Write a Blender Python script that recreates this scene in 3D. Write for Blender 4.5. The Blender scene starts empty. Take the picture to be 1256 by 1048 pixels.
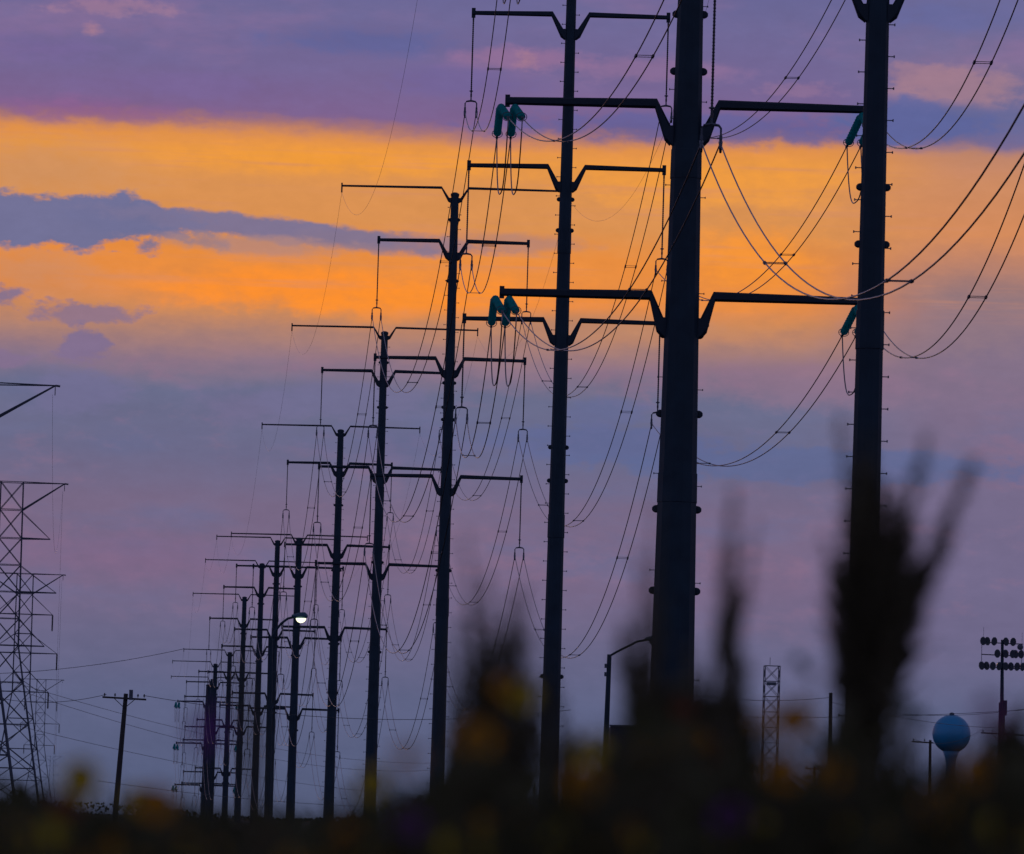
import bpy, math, random
from mathutils import Vector, Matrix
random.seed(7)
sc = bpy.context.scene
C = sc.collection
PI = math.pi

# ------------------------------------------------------------------ camera
PW, PH = 1256.0, 1048.0
FPX = 6500.0                       # telephoto focal length in photo pixels
ROLL = math.radians(1.7)
PITCH = math.atan(489.0 / FPX)
CAM_H = 0.8
LENS = 36.0 * FPX / PW
cam_d = bpy.data.cameras.new('camera')
cam = bpy.data.objects.new('camera', cam_d)
C.objects.link(cam)
sc.camera = cam
cam_d.lens = LENS
cam_d.sensor_width = 36.0
cam_d.clip_start = 0.1
cam_d.clip_end = 30000
cr, sr = math.cos(ROLL), math.sin(ROLL)
cp, sp = math.cos(PITCH), math.sin(PITCH)
lev_r = Vector((1, 0, 0)); lev_u = Vector((0, -sp, cp)); fwd = Vector((0, cp, sp))
ix = cr * lev_r + sr * lev_u
iy = -sr * lev_r + cr * lev_u
m = Matrix((ix, iy, -fwd)).transposed().to_4x4()
m.translation = Vector((0, 0, CAM_H))
cam.matrix_world = m
cam_d.dof.use_dof = True
cam_d.dof.focus_distance = 270.0
cam_d.dof.aperture_fstop = LENS / 38.0
cam_d.dof.aperture_blades = 0


def at(x, y, D):
    """world point at depth D that the photograph shows at pixel x, y"""
    dx, dy = x - 628.0, y - 524.0
    u = dx * cr + dy * sr
    v = dx * sr - dy * cr
    fy = FPX * cp - v * sp
    fz = FPX * sp + v * cp
    return Vector((u / fy * D, D, CAM_H + fz / fy * D))


def az_el(x, y):
    p = at(x, y, 1.0) - Vector((0, 0, CAM_H))
    return math.atan2(p.x, p.y) * FPX, math.atan2(p.z, math.hypot(p.x, p.y)) * FPX


def lin(r, g, b):
    def f(c):
        c /= 255.0
        return c / 12.92 if c <= 0.04045 else ((c + 0.055) / 1.055) ** 2.4
    return (f(r), f(g), f(b), 1.0)


# ------------------------------------------------------------------ world / dusk sky
world = bpy.data.worlds.new('World')
sc.world = world
world.use_nodes = True
wt = world.node_tree
wt.nodes.clear()
WN, WL = wt.nodes, wt.links


def wlink(val, sock):
    if isinstance(val, (int, float)):
        sock.default_value = val
    elif isinstance(val, tuple):
        sock.default_value = val
    else:
        WL.new(val, sock)


def wm(op, a, b=0.0, c=None, clamp=False):
    n = WN.new('ShaderNodeMath'); n.operation = op; n.use_clamp = clamp
    wlink(a, n.inputs[0]); wlink(b, n.inputs[1])
    if c is not None:
        wlink(c, n.inputs[2])
    return n.outputs[0]


def wsmooth(x, a, b):
    n = WN.new('ShaderNodeMapRange'); n.interpolation_type = 'SMOOTHSTEP'
    wlink(x, n.inputs[0]); n.inputs[1].default_value = a; n.inputs[2].default_value = b
    n.inputs[3].default_value = 0.0; n.inputs[4].default_value = 1.0
    return n.outputs[0]


def wmix(f, a, b):
    n = WN.new('ShaderNodeMix'); n.data_type = 'RGBA'
    wlink(f, n.inputs[0]); wlink(a, n.inputs[6]); wlink(b, n.inputs[7])
    return n.outputs[2]


tc = WN.new('ShaderNodeTexCoord')
sx = WN.new('ShaderNodeSeparateXYZ')
WL.new(tc.outputs['Generated'], sx.inputs[0])
az = wm('ARCTAN2', sx.outputs[0], sx.outputs[1])
el = wm('ARCSINE', sx.outputs[2])
U = wm('MULTIPLY', az, FPX)
V = wm('MULTIPLY', el, FPX)


def wnoise(su, sv, detail=3.0, rough=0.55, off=0.0):
    cx = WN.new('ShaderNodeCombineXYZ')
    wlink(wm('DIVIDE', U, su), cx.inputs[0]); wlink(wm('DIVIDE', V, sv), cx.inputs[1])
    cx.inputs[2].default_value = off
    n = WN.new('ShaderNodeTexNoise'); n.inputs['Scale'].default_value = 1.0
    n.inputs['Detail'].default_value = detail; n.inputs['Roughness'].default_value = rough
    WL.new(cx.outputs[0], n.inputs['Vector'])
    return wm('SUBTRACT', n.outputs[0], 0.5)       # about -0.35 .. 0.35


n_big = wnoise(420, 130, 3.0, 0.55, 3.1)
n_mid = wnoise(150, 42, 4.0, 0.6, 8.7)
n_fin = wnoise(38, 20, 4.0, 0.6, 15.2)
n_tiny = wnoise(15, 10, 3.0, 0.55, 23.4)
warp = wm('ADD', wm('MULTIPLY', n_big, 26.0), wm('ADD', wm('MULTIPLY', n_mid, 26.0), wm('MULTIPLY', n_fin, 20.0)))
Vw = wm('ADD', V, warp)


def wramp(stops):
    r = WN.new('ShaderNodeValToRGB')
    e = r.color_ramp.elements
    lo, hi = -50.0, 1250.0
    st = [((v - lo) / (hi - lo), lin(*c)) for v, c in stops]
    e[0].position, e[0].color = st[0]
    e[1].position, e[1].color = st[-1]
    for p, c in st[1:-1]:
        k = e.new(p); k.color = c
    WL.new(wm('DIVIDE', wm('SUBTRACT', Vw, lo), hi - lo, clamp=True), r.inputs[0])
    return r.outputs[0]


ramp_c = wramp([(-50, (82, 90, 118)), (60, (87, 95, 127)), (150, (95, 100, 133)), (225, (107, 103, 135)), (300, (121, 104, 134)),
                (380, (120, 105, 134)), (440, (108, 106, 138)), (520, (106, 109, 140)), (560, (140, 116, 134)),
                (592, (172, 128, 116)), (618, (204, 137, 92)), (645, (230, 140, 70)), (690, (234, 142, 64)), (730, (218, 145, 82)),
                (775, (218, 146, 84)), (812, (232, 152, 70)), (830, (226, 146, 76)), (846, (168, 116, 116)), (860, (126, 99, 144)),
                (920, (116, 103, 149)), (985, (111, 105, 151)), (1050, (101, 102, 150)), (1250, (108, 112, 156))])
ramp_r = wramp([(-50, (80, 88, 118)), (60, (85, 93, 127)), (150, (94, 99, 132)), (240, (109, 103, 136)), (330, (114, 105, 138)),
                (430, (118, 107, 138)), (520, (127, 110, 137)), (600, (132, 113, 135)), (660, (148, 119, 124)), (705, (188, 130, 106)),
                (740, (212, 139, 92)), (800, (206, 140, 100)), (832, (192, 134, 108)), (850, (116, 105, 146)), (880, (102, 105, 151)),
                (940, (122, 110, 148)), (1000, (108, 106, 152)), (1250, (108, 112, 156))])
col = wmix(wsmooth(wm('ADD', U, wm('MULTIPLY', n_big, 160.0)), 330.0, 560.0), ramp_c, ramp_r)

# soft mottling of the cloud deck, everywhere
mot = wsmooth(wm('ADD', wm('MULTIPLY', n_big, 1.0), wm('MULTIPLY', n_mid, 0.8)), -0.02, 0.34)
high = wsmooth(V, 860.0, 930.0)
col = wmix(wm('MULTIPLY', wm('MULTIPLY', mot, high), 0.42), col, lin(150, 112, 150))
mot2 = wsmooth(wm('SUBTRACT', wm('MULTIPLY', n_mid, 0.8), n_big), 0.0, 0.35)
low = wm('MULTIPLY', wsmooth(V, 200.0, 300.0), wm('SUBTRACT', 1.0, wsmooth(V, 540.0, 600.0)))
col = wmix(wm('MULTIPLY', wm('MULTIPLY', mot2, low), 0.6), col, lin(99, 106, 144))
mot3 = wsmooth(wm('ADD', wm('MULTIPLY', n_fin, 0.7), wm('MULTIPLY', wnoise(260, 60, 4.0, 0.6, 31.0), 1.0)), 0.0, 0.30)
col = wmix(wm('MULTIPLY', wm('MULTIPLY', mot3, low), 0.45), col, lin(140, 108, 134))

# thin horizontal streaks inside the lit band
stk = wsmooth(wm('ADD', wnoise(380, 13, 4.0, 0.6, 44.0), wm('MULTIPLY', n_mid, 0.5)), 0.0, 0.30)
band = wm('MULTIPLY', wsmooth(V, 610.0, 670.0), wm('SUBTRACT', 1.0, wsmooth(V, 815.0, 850.0)))
STREAK = wm('MULTIPLY', stk, band)
edge = wm('ADD', wm('MULTIPLY', n_mid, 0.9), wm('ADD', wm('MULTIPLY', n_fin, 1.15), wm('MULTIPLY', n_tiny, 0.3)))


def cloud(x, y, rx, ry, rgb, strength, soft=0.35, skew=0.0):
    """one cloud patch: an ellipse in azimuth / elevation with a ragged rim"""
    global col
    u0, v0 = az_el(x, y)
    du = wm('SUBTRACT', U, u0)
    dv = wm('SUBTRACT', wm('SUBTRACT', V, v0), wm('MULTIPLY', du, skew))
    a = wm('POWER', wm('DIVIDE', du, rx), 2.0)
    b = wm('POWER', wm('DIVIDE', dv, ry), 2.0)
    d = wm('SUBTRACT', 1.0, wm('SQRT', wm('ADD', a, b)))
    k = wsmooth(wm('ADD', d, wm('MULTIPLY', edge, 2.0 if ry < 26 and rx < 100 else 1.0)), 0.0, soft)
    col = wmix(wm('MULTIPLY', k, strength), col, lin(*rgb))


CLOUDS = [
    # glow first, cloud over it
    (520, 368, 300, 40, (253, 144, 42), 0.8, 1.0, 0), (330, 350, 190, 40, (253, 143, 44), 0.8, 1.0, 0), (40, 335, 130, 60, (204, 138, 98), 0.75, 1.0, 0), (50, 205, 190, 56, (206, 144, 96), 0.8, 1.0, 0), (400, 196, 300, 26, (242, 156, 54), 0.7, 1.0, 0),
    (930, 318, 120, 58, (250, 150, 50), 0.75, 0.9, 0), (860, 225, 260, 44, (244, 158, 60), 0.6, 0.9, 0),
    
    (110, 136, 200, 22, (142, 96, 142), 0.7, 0.9, 0), (240, 105, 200, 24, (120, 100, 152), 0.5, 0.8, 0),
    (60, 60, 130, 28, (120, 102, 154), 0.7, 0.8, 0), (130, 8, 90, 12, (160, 122, 148), 0.6, 0.7, 0),
    (113, 37, 17, 12, (172, 126, 144), 0.7, 1.0, 0), (450, 50, 170, 26, (92, 98, 152), 0.7, 0.8, 0),
    (640, 72, 120, 20, (150, 112, 150), 0.75, 0.7, 0), (648, 74, 20, 16, (180, 130, 140), 0.55, 1.0, 0),
    (800, 85, 150, 24, (146, 112, 150), 0.6, 0.7, 0), (560, 100, 120, 26, (112, 98, 152), 0.6, 0.8, 0),
    (1180, 108, 110, 34, (160, 124, 140), 0.85, 0.7, 0), (1120, 92, 60, 18, (158, 122, 140), 0.6, 0.7, 0),
    (860, 160, 330, 24, (96, 96, 152), 0.75, 0.6, 0), (1120, 150, 130, 30, (92, 100, 154), 0.9, 0.5, 0),
    (1160, 20, 120, 26, (100, 104, 156), 0.6, 0.8, 0), (980, 110, 60, 14, (148, 114, 148), 0.55, 0.8, 0),
    'STREAK',
    # the slate streak across the orange band
    (40, 272, 230, 36, (114, 113, 150), 1.0, 0.30, -0.02), (150, 266, 80, 30, (112, 112, 150), 1.0, 0.35, -0.04),
    (320, 280, 230, 18, (120, 114, 148), 0.95, 0.45, -0.075), (470, 298, 150, 17, (132, 116, 140), 0.8, 0.6, -0.03), (300, 300, 190, 16, (176, 132, 122), 0.75, 0.7, -0.02),
    (630, 298, 120, 16, (160, 124, 124), 0.6, 0.8, 0.0),
    (180, 299, 30, 17, (124, 116, 146), 0.9, 0.6, 0), (250, 296, 34, 14, (150, 124, 134), 0.7, 0.7, 0),
    (4, 362, 34, 24, (134, 114, 142), 0.95, 0.7, 0), (100, 384, 80, 17, (144, 116, 136), 0.95, 0.6, 0),
    (106, 422, 40, 24, (128, 110, 143), 0.95, 0.6, 0), (8, 442, 34, 14, (130, 110, 142), 0.8, 0.8, 0),
    (95, 486, 90, 36, (112, 109, 145), 0.9, 0.6, 0), (300, 500, 90, 34, (116, 109, 144), 0.7, 0.7, 0), (420, 490, 150, 30, (112, 109, 144), 0.85, 0.6, 0),
    
    (765, 545, 190, 30, (95, 104, 148), 0.8, 0.45, 0), (1010, 574, 300, 28, (94, 104, 146), 0.8, 0.4, 0),
    (740, 510, 70, 26, (100, 106, 148), 0.6, 0.5, 0), (500, 545, 200, 36, (100, 105, 144), 0.6, 0.8, 0),
    (160, 680, 220, 46, (128, 102, 134), 0.55, 0.9, 0), (700, 400, 260, 26, (176, 132, 112), 0.5, 0.8, 0),
    (1130, 410, 160, 40, (144, 118, 128), 0.5, 0.8, 0), (980, 470, 230, 40, (140, 112, 136), 0.55, 0.8, 0),
]
for cl in CLOUDS:
    if cl == 'STREAK':
        col = wmix(wm('MULTIPLY', STREAK, 0.55), col, lin(206, 138, 104))
    else:
        cloud(*cl)

# fine unevenness of the cloud deck
tone = wm('ADD', 1.0, wm('ADD', wm('MULTIPLY', n_mid, 0.16), wm('ADD', wm('MULTIPLY', n_fin, 0.14), wm('MULTIPLY', n_tiny, 0.06))))
tsc = WN.new('ShaderNodeVectorMath'); tsc.operation = 'SCALE'
WL.new(col, tsc.inputs[0]); WL.new(tone, tsc.inputs['Scale'])
col = tsc.outputs[0]
# away from the sunset and overhead the deck turns to plain blue dusk
away = wsmooth(wm('ABSOLUTE', az), 0.45, 1.6)
col = wmix(wm('MULTIPLY', away, 0.85), col, lin(112, 117, 158))
nish = WN.new('ShaderNodeTexSky'); nish.sky_type = 'NISHITA'; nish.sun_disc = False
nish.sun_elevation = math.radians(1.5); nish.sun_rotation = math.radians(-4.0)
nsc = WN.new('ShaderNodeVectorMath'); nsc.operation = 'SCALE'
WL.new(nish.outputs[0], nsc.inputs[0]); nsc.inputs['Scale'].default_value = 0.10
col = wmix(wm('MULTIPLY', wsmooth(el, 0.25, 0.9), 0.6), col, nsc.outputs[0])
bg = WN.new('ShaderNodeBackground')
WL.new(col, bg.inputs[0]); bg.inputs[1].default_value = 1.0
wo = WN.new('ShaderNodeOutputWorld')
WL.new(bg.outputs[0], wo.inputs[0])

# ------------------------------------------------------------------ the low sun behind the cloud band
sun_d = bpy.data.lights.new('sun', 'SUN')
sun_d.energy = 0.06
sun_d.angle = math.radians(10)
sun_d.color = (1.0, 0.62, 0.32)
sun = bpy.data.objects.new('sun', sun_d)
C.objects.link(sun)
sa, se = math.radians(-4.0), math.radians(5.0)
to_sun = Vector((math.sin(sa) * math.cos(se), math.cos(sa) * math.cos(se), math.sin(se)))
sun.rotation_euler = to_sun.to_track_quat('Z', 'Y').to_euler()

sc.view_settings.view_transform = 'Standard'
sc.view_settings.look = 'None'
sc.view_settings.exposure = 0.0
sc.view_settings.gamma = 1.0
sc.view_settings.use_curve_mapping = False
sc.cycles.max_bounces = 5
sc.cycles.transparent_max_bounces = 6
sc.cycles.volume_bounces = 0

# ------------------------------------------------------------------ materials
MAT = {}


def mat(name, rgb, rough=0.6, metal=0.0, var=0.25, scale=3.0, transl=0.0, spec=0.5, emit=None):
    if name in MAT:
        return MAT[name]
    mt = bpy.data.materials.new(name)
    mt.use_nodes = True
    nt = mt.node_tree
    b = nt.nodes['Principled BSDF']
    b.inputs['Roughness'].default_value = rough
    b.inputs['Metallic'].default_value = metal
    b.inputs['Specular IOR Level'].default_value = spec
    t = nt.nodes.new('ShaderNodeTexCoord')
    n = nt.nodes.new('ShaderNodeTexNoise'); n.inputs['Scale'].default_value = scale; n.inputs['Detail'].default_value = 5.0
    nt.links.new(t.outputs['Object'], n.inputs['Vector'])
    mx = nt.nodes.new('ShaderNodeMix'); mx.data_type = 'RGBA'
    nt.links.new(n.outputs[0], mx.inputs[0])
    mx.inputs[6].default_value = (*[c * (1 - var) for c in rgb], 1)
    mx.inputs[7].default_value = (*[min(1, c * (1 + var)) for c in rgb], 1)
    nt.links.new(mx.outputs[2], b.inputs['Base Color'])
    bp = nt.nodes.new('ShaderNodeBump'); bp.inputs['Strength'].default_value = 0.15; bp.inputs['Distance'].default_value = 0.02
    nt.links.new(n.outputs[0], bp.inputs['Height'])
    nt.links.new(bp.outputs[0], b.inputs['Normal'])
    if emit:
        b.inputs['Emission Color'].default_value = (*emit[0], 1)
        b.inputs['Emission Strength'].default_value = emit[1]
    if transl > 0:
        tr = nt.nodes.new('ShaderNodeBsdfTranslucent')
        nt.links.new(mx.outputs[2], tr.inputs[0])
        ms = nt.nodes.new('ShaderNodeMixShader'); ms.inputs[0].default_value = transl
        nt.links.new(b.outputs[0], ms.inputs[1]); nt.links.new(tr.outputs[0], ms.inputs[2])
        nt.links.new(ms.outputs[0], nt.nodes['Material Output'].inputs[0])
    MAT[name] = mt
    return mt


M_POLE = mat('weathered_dark_steel', (0.020, 0.046, 0.072), 0.6, 0.0, 0.45, 1.1, spec=0.3)
M_ARM = mat('dark_painted_arm_steel', (0.022, 0.040, 0.062), 0.6, 0.0, 0.2, 2.0, spec=0.3)
M_GALV = mat('dull_galvanised_steel', (0.10, 0.12, 0.16), 0.55, 0.2, 0.25, 4.0)
M_WIRE = mat('stranded_aluminium_wire', (0.28, 0.25, 0.25), 0.36, 1.0, 0.1, 8.0)
M_POLY = mat('dark_polymer_insulator', (0.05, 0.05, 0.06), 0.5, 0.0, 0.1, 6.0)
M_TEAL = mat('teal_glass_insulator', (0.02, 0.66, 0.67), 0.2, 0.0, 0.4, 9.0, transl=0.8)
M_WOOD = mat('creosoted_pole_timber', (0.05, 0.045, 0.045), 0.85, 0.0, 0.35, 5.0)
M_LAT = mat('lattice_angle_steel', (0.06, 0.075, 0.11), 0.6, 0.1, 0.2, 2.0)
M_BLUE = mat('blue_tank_paint', (0.03, 0.32, 0.60), 0.4, 0.0, 0.08, 0.3)
M_BLDG = mat('dark_metal_siding', (0.03, 0.04, 0.085), 0.7, 0.0, 0.2, 1.0)
M_ROOF = mat('dark_roof_felt', (0.04, 0.04, 0.05), 0.8)
M_LAMP = mat('lamp_housing_paint', (0.04, 0.13, 0.18), 0.4)
M_LENS = mat('lit_lamp_lens', (0.9, 0.9, 0.8), 0.3, emit=((1.0, 0.97, 0.62), 1.8))
M_GLASS = mat('floodlight_glass', (0.12, 0.14, 0.17), 0.25)
M_EARTH = mat('dark_meadow_earth', (0.05, 0.042, 0.02), 0.95, 0.0, 0.5, 0.3)
M_LEAF = mat('dusky_green_leaf', (0.085, 0.080, 0.030), 0.7, 0.0, 0.4, 20.0, transl=0.15, spec=0.2)
M_STEM = mat('dry_green_stem', (0.09, 0.075, 0.035), 0.8, 0.0, 0.3, 20.0, spec=0.2)
M_PLUME = mat('dry_seed_plume', (0.15, 0.125, 0.07), 0.8, 0.0, 0.4, 30.0, transl=0.12, spec=0.2)
M_BRAC = mat('far_bush_leaf', (0.03, 0.032, 0.016), 0.8, 0.0, 0.4, 2.0, spec=0.2)
M_YEL = mat('yellow_petal', (0.88, 0.68, 0.04), 0.6, 0.0, 0.15, 30.0, transl=0.68, spec=0.2)
M_ORG = mat('orange_petal', (0.85, 0.42, 0.02), 0.6, 0.0, 0.15, 30.0, transl=0.68, spec=0.2)
M_RUST = mat('rust_red_petal', (0.40, 0.08, 0.03), 0.6, 0.0, 0.2, 30.0, transl=0.68, spec=0.2)
M_PUR = mat('purple_petal', (0.42, 0.08, 0.62), 0.6, 0.0, 0.15, 30.0, transl=0.68, spec=0.2)
M_PINK = mat('magenta_petal', (0.55, 0.10, 0.38), 0.6, 0.0, 0.15, 30.0, transl=0.68, spec=0.2)
M_DISC = mat('brown_flower_disc', (0.12, 0.06, 0.02), 0.9, 0.0, 0.3, 60.0)
M_BUD = mat('grey_green_bud', (0.05, 0.11, 0.10), 0.8, 0.0, 0.3, 40.0, transl=0.2)


# ------------------------------------------------------------------ mesh builder
def basis(d):
    d = d.normalized()
    a = Vector((0, 0, 1)) if abs(d.z) < 0.95 else Vector((1, 0, 0))
    x = a.cross(d).normalized()
    return x, d.cross(x).normalized()


class MB:
    def __init__(s):
        s.v = []; s.f = []

    def ring(s, c, x, y, rx, ry, n, ph=0.0):
        i = len(s.v)
        for k in range(n):
            t = 2 * PI * k / n + ph
            s.v.append(tuple(c + x * (math.cos(t) * rx) + y * (math.sin(t) * ry)))
        return i

    def loft(s, rings, n, caps=True):
        for a, b in zip(rings, rings[1:]):
            for k in range(n):
                s.f.append((a + k, a + (k + 1) % n, b + (k + 1) % n, b + k))
        if caps:
            s.f.append(tuple(rings[0] + k for k in reversed(range(n))))
            s.f.append(tuple(rings[-1] + k for k in range(n)))

    def tube(s, pts, r, n=5, caps=True):
        pts = [Vector(p) for p in pts]
        rs = r if isinstance(r, (list, tuple)) else [r] * len(pts)
        rings = []
        for i, p in enumerate(pts):
            d = pts[min(i + 1, len(pts) - 1)] - pts[max(i - 1, 0)]
            x, y = basis(d)
            rings.append(s.ring(p, x, y, rs[i], rs[i], n))
        s.loft(rings, n, caps)

    def lathe(s, base, d, prof, n=8):
        d = Vector(d).normalized(); x, y = basis(d)
        rings = [s.ring(Vector(base) + d * z, x, y, r, r, n) for r, z in prof]
        s.loft(rings, n)

    def bar(s, a, b, w, h=None, w2=None, h2=None, up=None):
        a, b = Vector(a), Vector(b)
        h = h or w; w2 = w2 or w; h2 = h2 or h
        d = (b - a).normalized()
        if up is None:
            x, y = basis(d)
        else:
            x = d.cross(Vector(up)).normalized(); y = x.cross(d).normalized()
        i = len(s.v)
        for c, ww, hh in ((a, w, h), (b, w2, h2)):
            for sx_, sy_ in ((-1, -1), (1, -1), (1, 1), (-1, 1)):
                s.v.append(tuple(c + x * (sx_ * ww / 2) + y * (sy_ * hh / 2)))
        s.f += [(i, i + 3, i + 2, i + 1), (i + 4, i + 5, i + 6, i + 7)]
        for k in range(4):
            s.f.append((i + k, i + (k + 1) % 4, i + 4 + (k + 1) % 4, i + 4 + k))

    def box(s, c, sz):
        c = Vector(c)
        s.bar(c - Vector((0, 0, sz[2] / 2)), c + Vector((0, 0, sz[2] / 2)), sz[0], sz[1], up=(0, 1, 0))

    def quad(s, a, b, c, d):
        i = len(s.v)
        s.v += [tuple(a), tuple(b), tuple(c), tuple(d)]
        s.f.append((i, i + 1, i + 2, i + 3))

    def poly_arm(s, pts, sect, n=8):
        """lofted arm through pts with a chamfered box section (half width, half height) at each"""
        pts = [Vector(p) for p in pts]
        rings = []
        for i, p in enumerate(pts):
            d = (pts[min(i + 1, len(pts) - 1)] - pts[max(i - 1, 0)]).normalized()
            y = Vector((0, 1, 0)); z = d.cross(y).normalized()
            w, h = sect[i]
            st = len(s.v)
            for cx_, cz_ in ((1, .6), (.6, 1), (-.6, 1), (-1, .6), (-1, -.6), (-.6, -1), (.6, -1), (1, -.6)):
                s.v.append(tuple(p + y * (w * cx_) + z * (h * cz_)))
            rings.append(st)
        s.loft(rings, 8)

    def prism(s, xz, y0, y1):
        n = len(xz); i = len(s.v)
        s.v += [(x, y0, z) for x, z in xz] + [(x, y1, z) for x, z in xz]
        s.f += [tuple(i + k for k in range(n)), tuple(i + n + k for k in reversed(range(n)))]
        for k in range(n):
            s.f.append((i + k, i + n + k, i + n + (k + 1) % n, i + (k + 1) % n))

    def leaf(s, p, d, L, w, rnd):
        d = d.normalized(); x, _ = basis(d)
        ax = Matrix.Rotation(rnd.uniform(0, 2 * PI), 3, d)
        x = ax @ x
        i = len(s.v)
        s.v += [tuple(p), tuple(p + d * (L * .45) + x * (w / 2)), tuple(p + d * L), tuple(p + d * (L * .45) - x * (w / 2))]
        s.f.append((i, i + 1, i + 2, i + 3))

    def mesh(s, name, material, smooth=False):
        me = bpy.data.meshes.new(name)
        me.from_pydata(s.v, [], s.f)
        me.materials.append(material)
        if smooth:
            me.polygons.foreach_set('use_smooth', [True] * len(me.polygons))
        return me

    def build(s, name, material, parent=None, smooth=False, stuff=False):
        o = bpy.data.objects.new(name, s.mesh(name, material, smooth))
        C.objects.link(o)
        if parent:
            o.parent = parent
        if stuff:
            o['kind'] = 'stuff'
        return o


def tag(o, label, cat, group=None):
    o['label'] = label; o['category'] = cat
    if group:
        o['group'] = group
    return o


def thing(name, label, cat, loc=(0, 0, 0), rz=0.0, group=None):
    o = bpy.data.objects.new(name, None)
    o.empty_display_size = 0.3
    C.objects.link(o)
    o.location = loc; o.rotation_euler = (0, 0, rz)
    return tag(o, label, cat, group)


def part(name, me, parent, loc=None, rot=None, scale=None):
    o = bpy.data.objects.new(name, me)
    C.objects.link(o)
    o.parent = parent
    if loc is not None:
        o.location = loc
    if rot is not None:
        o.rotation_euler = rot
    if scale is not None:
        o.scale = scale
    return o


# ------------------------------------------------------------------ ground
gm = MB()
R_ = [0, 3, 8, 20, 60, 200, 700, 2500, 9000]
NS = 48
prev = None
gr = random.Random(3)
for r in R_:
    st = len(gm.v)
    for k in range(NS):
        t = 2 * PI * k / NS
        gm.v.append((math.cos(t) * r, math.sin(t) * r + 5, 0.0))
    if prev is not None:
        for k in range(NS):
            gm.f.append((prev + k, prev + (k + 1) % NS, st + (k + 1) % NS, st + k))
    prev = st
go = gm.build('ground', M_EARTH); go['kind'] = 'structure'

# ------------------------------------------------------------------ steel transmission poles
S = 8.0                                   # metres between arm levels
ARMROT = math.radians(-2.0)
POLES = [('F', 1077, 0, 318, -644), ('A', 843, 150, 238, -105.5), ('B', 698, 100, 190, 18), ('C', 558, 243, 145.5, 296),
         ('D', 471.5, 420, 119, 455.5), ('E', 418, 530, 101, 568.5), ('G', 367, 663, 87, 695.7), ('H', 340.5, 667, 78, 695),
         ('I', 321.4, 695, 72.5, 721), ('J', 300, 735, 66, 759.3), ('K', 282, 803, 59, 824.5), ('L', 264.3, 818, 55, 837),
         ('N', 260.6, 842, 53, 855), ('M', 256, 850, 51, 861)]
PLABEL = {
    'F': 'nearest steel pole at right, only its lowest arm stubs showing at the top edge',
    'A': 'thickest steel pole with teal glass insulators at the ends of its long arms',
    'B': 'slim steel pole crossed by the thickest pole\'s long left arms',
    'C': 'steel pole whose long top arm stands out against the orange sky band',
    'D': 'steel pole fifth from the front, its top arm just below the orange band',
    'E': 'steel pole sixth from the front, right of the lit street lamp',
    'G': 'steel pole seventh from the front, directly behind the lit lamp head',
    'H': 'steel pole eighth from the front, rising right behind the lit street lamp\'s post',
    'I': 'steel pole ninth from the front, first one left of the lit lamp post',
    'J': 'steel pole tenth from the front, second one left of the lit lamp post',
    'K': 'steel pole eleventh from the front, behind a blurred dark stem',
    'L': 'steel pole twelfth from the front, tallest of the tiny far cluster',
    'N': 'tiny far steel pole with long top arm, squeezed beside the far blunt-topped pole',
    'M': 'farthest steel pole, blunt-topped and stout, with short hanging strings at its arm tips'}
ORD = {'O': 'pole out of frame', 'F': 'nearest pole', 'A': 'thickest pole', 'B': 'third pole', 'C': 'fourth pole', 'D': 'fifth pole', 'E': 'sixth pole',
       'G': 'seventh pole', 'H': 'eighth pole', 'I': 'ninth pole', 'J': 'tenth pole', 'K': 'eleventh pole', 'L': 'twelfth pole',
       'N': 'thirteenth pole', 'M': 'farthest pole'}
PG = 'steel transmission poles in a receding row'
INS = 4.15                                # suspension insulator length
YOKE = 0.85
HALF = 122.0 / 190.0 * S
TOPHALF = 0.97 * S * 0.995
P3 = {}
for n, x, y, s, y2 in POLES:
    D = FPX * S / s
    w = at(x, y, D)
    h2 = at(x + (y - y2) * math.tan(ROLL), y2, D).z
    P3[n] = (w.x, D, h2)


def loc2w(n, p):
    X, Y, _ = P3[n]
    c, s_ = math.cos(ARMROT), math.sin(ARMROT)
    return Vector((X + p[0] * c - p[1] * s_, Y + p[0] * s_ + p[1] * c, p[2]))


def arm_mesh(side, z, half, diam, th, elbow, rise, gw=False):
    """bent crossarm: plate bracket at the shaft, diagonal knee, then a tapering beam out to the tip"""
    b = MB()
    r = diam / 2
    zb = z - rise
    b.poly_arm([(side * (r - .06), 0, zb - th * .75), (side * (r + .10), 0, zb - th * .40), (side * elbow, 0, z), (side * half, 0, z - .04)],
               [(th * .55, th * .66), (th * .52, th * .62), (th * .5, th * .50), (th * .34, th * .38)])
    b.prism([(side * (r - .06), zb - th * 1.35), (side * (r + th * .25), zb - th * .95), (side * (r + th * 1.05), zb + th * .1), (side * (r + th * 1.0), zb + th * .75), (side * (r - .06), zb + th * .8)], -th * .75, th * .75)
    if gw:
        b.bar((side * (half - .02), 0, z - .5), (side * (half - .02), 0, z + .16), 0.10, 0.10)
    else:
        b.bar((side * (half - .06), 0, z - .30), (side * (half - .06), 0, z + .22), 0.07, 0.2)
    return b


def string_mesh(L, r_rod, r_shed, nshed, n=8):
    prof = [(r_rod * 1.3, 0), (r_rod * 1.3, .12)]
    for k in range(nshed):
        z0 = .15 + (L - .3) * k / nshed; dz = (L - .3) / nshed
        prof += [(r_rod, z0), (r_shed, z0 + dz * .35), (r_rod, z0 + dz * .5)]
    prof += [(r_rod * 1.3, L - .12), (r_rod * 1.3, L)]
    b = MB(); b.lathe((0, 0, 0), (0, 0, -1), prof, n)
    return b


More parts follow.
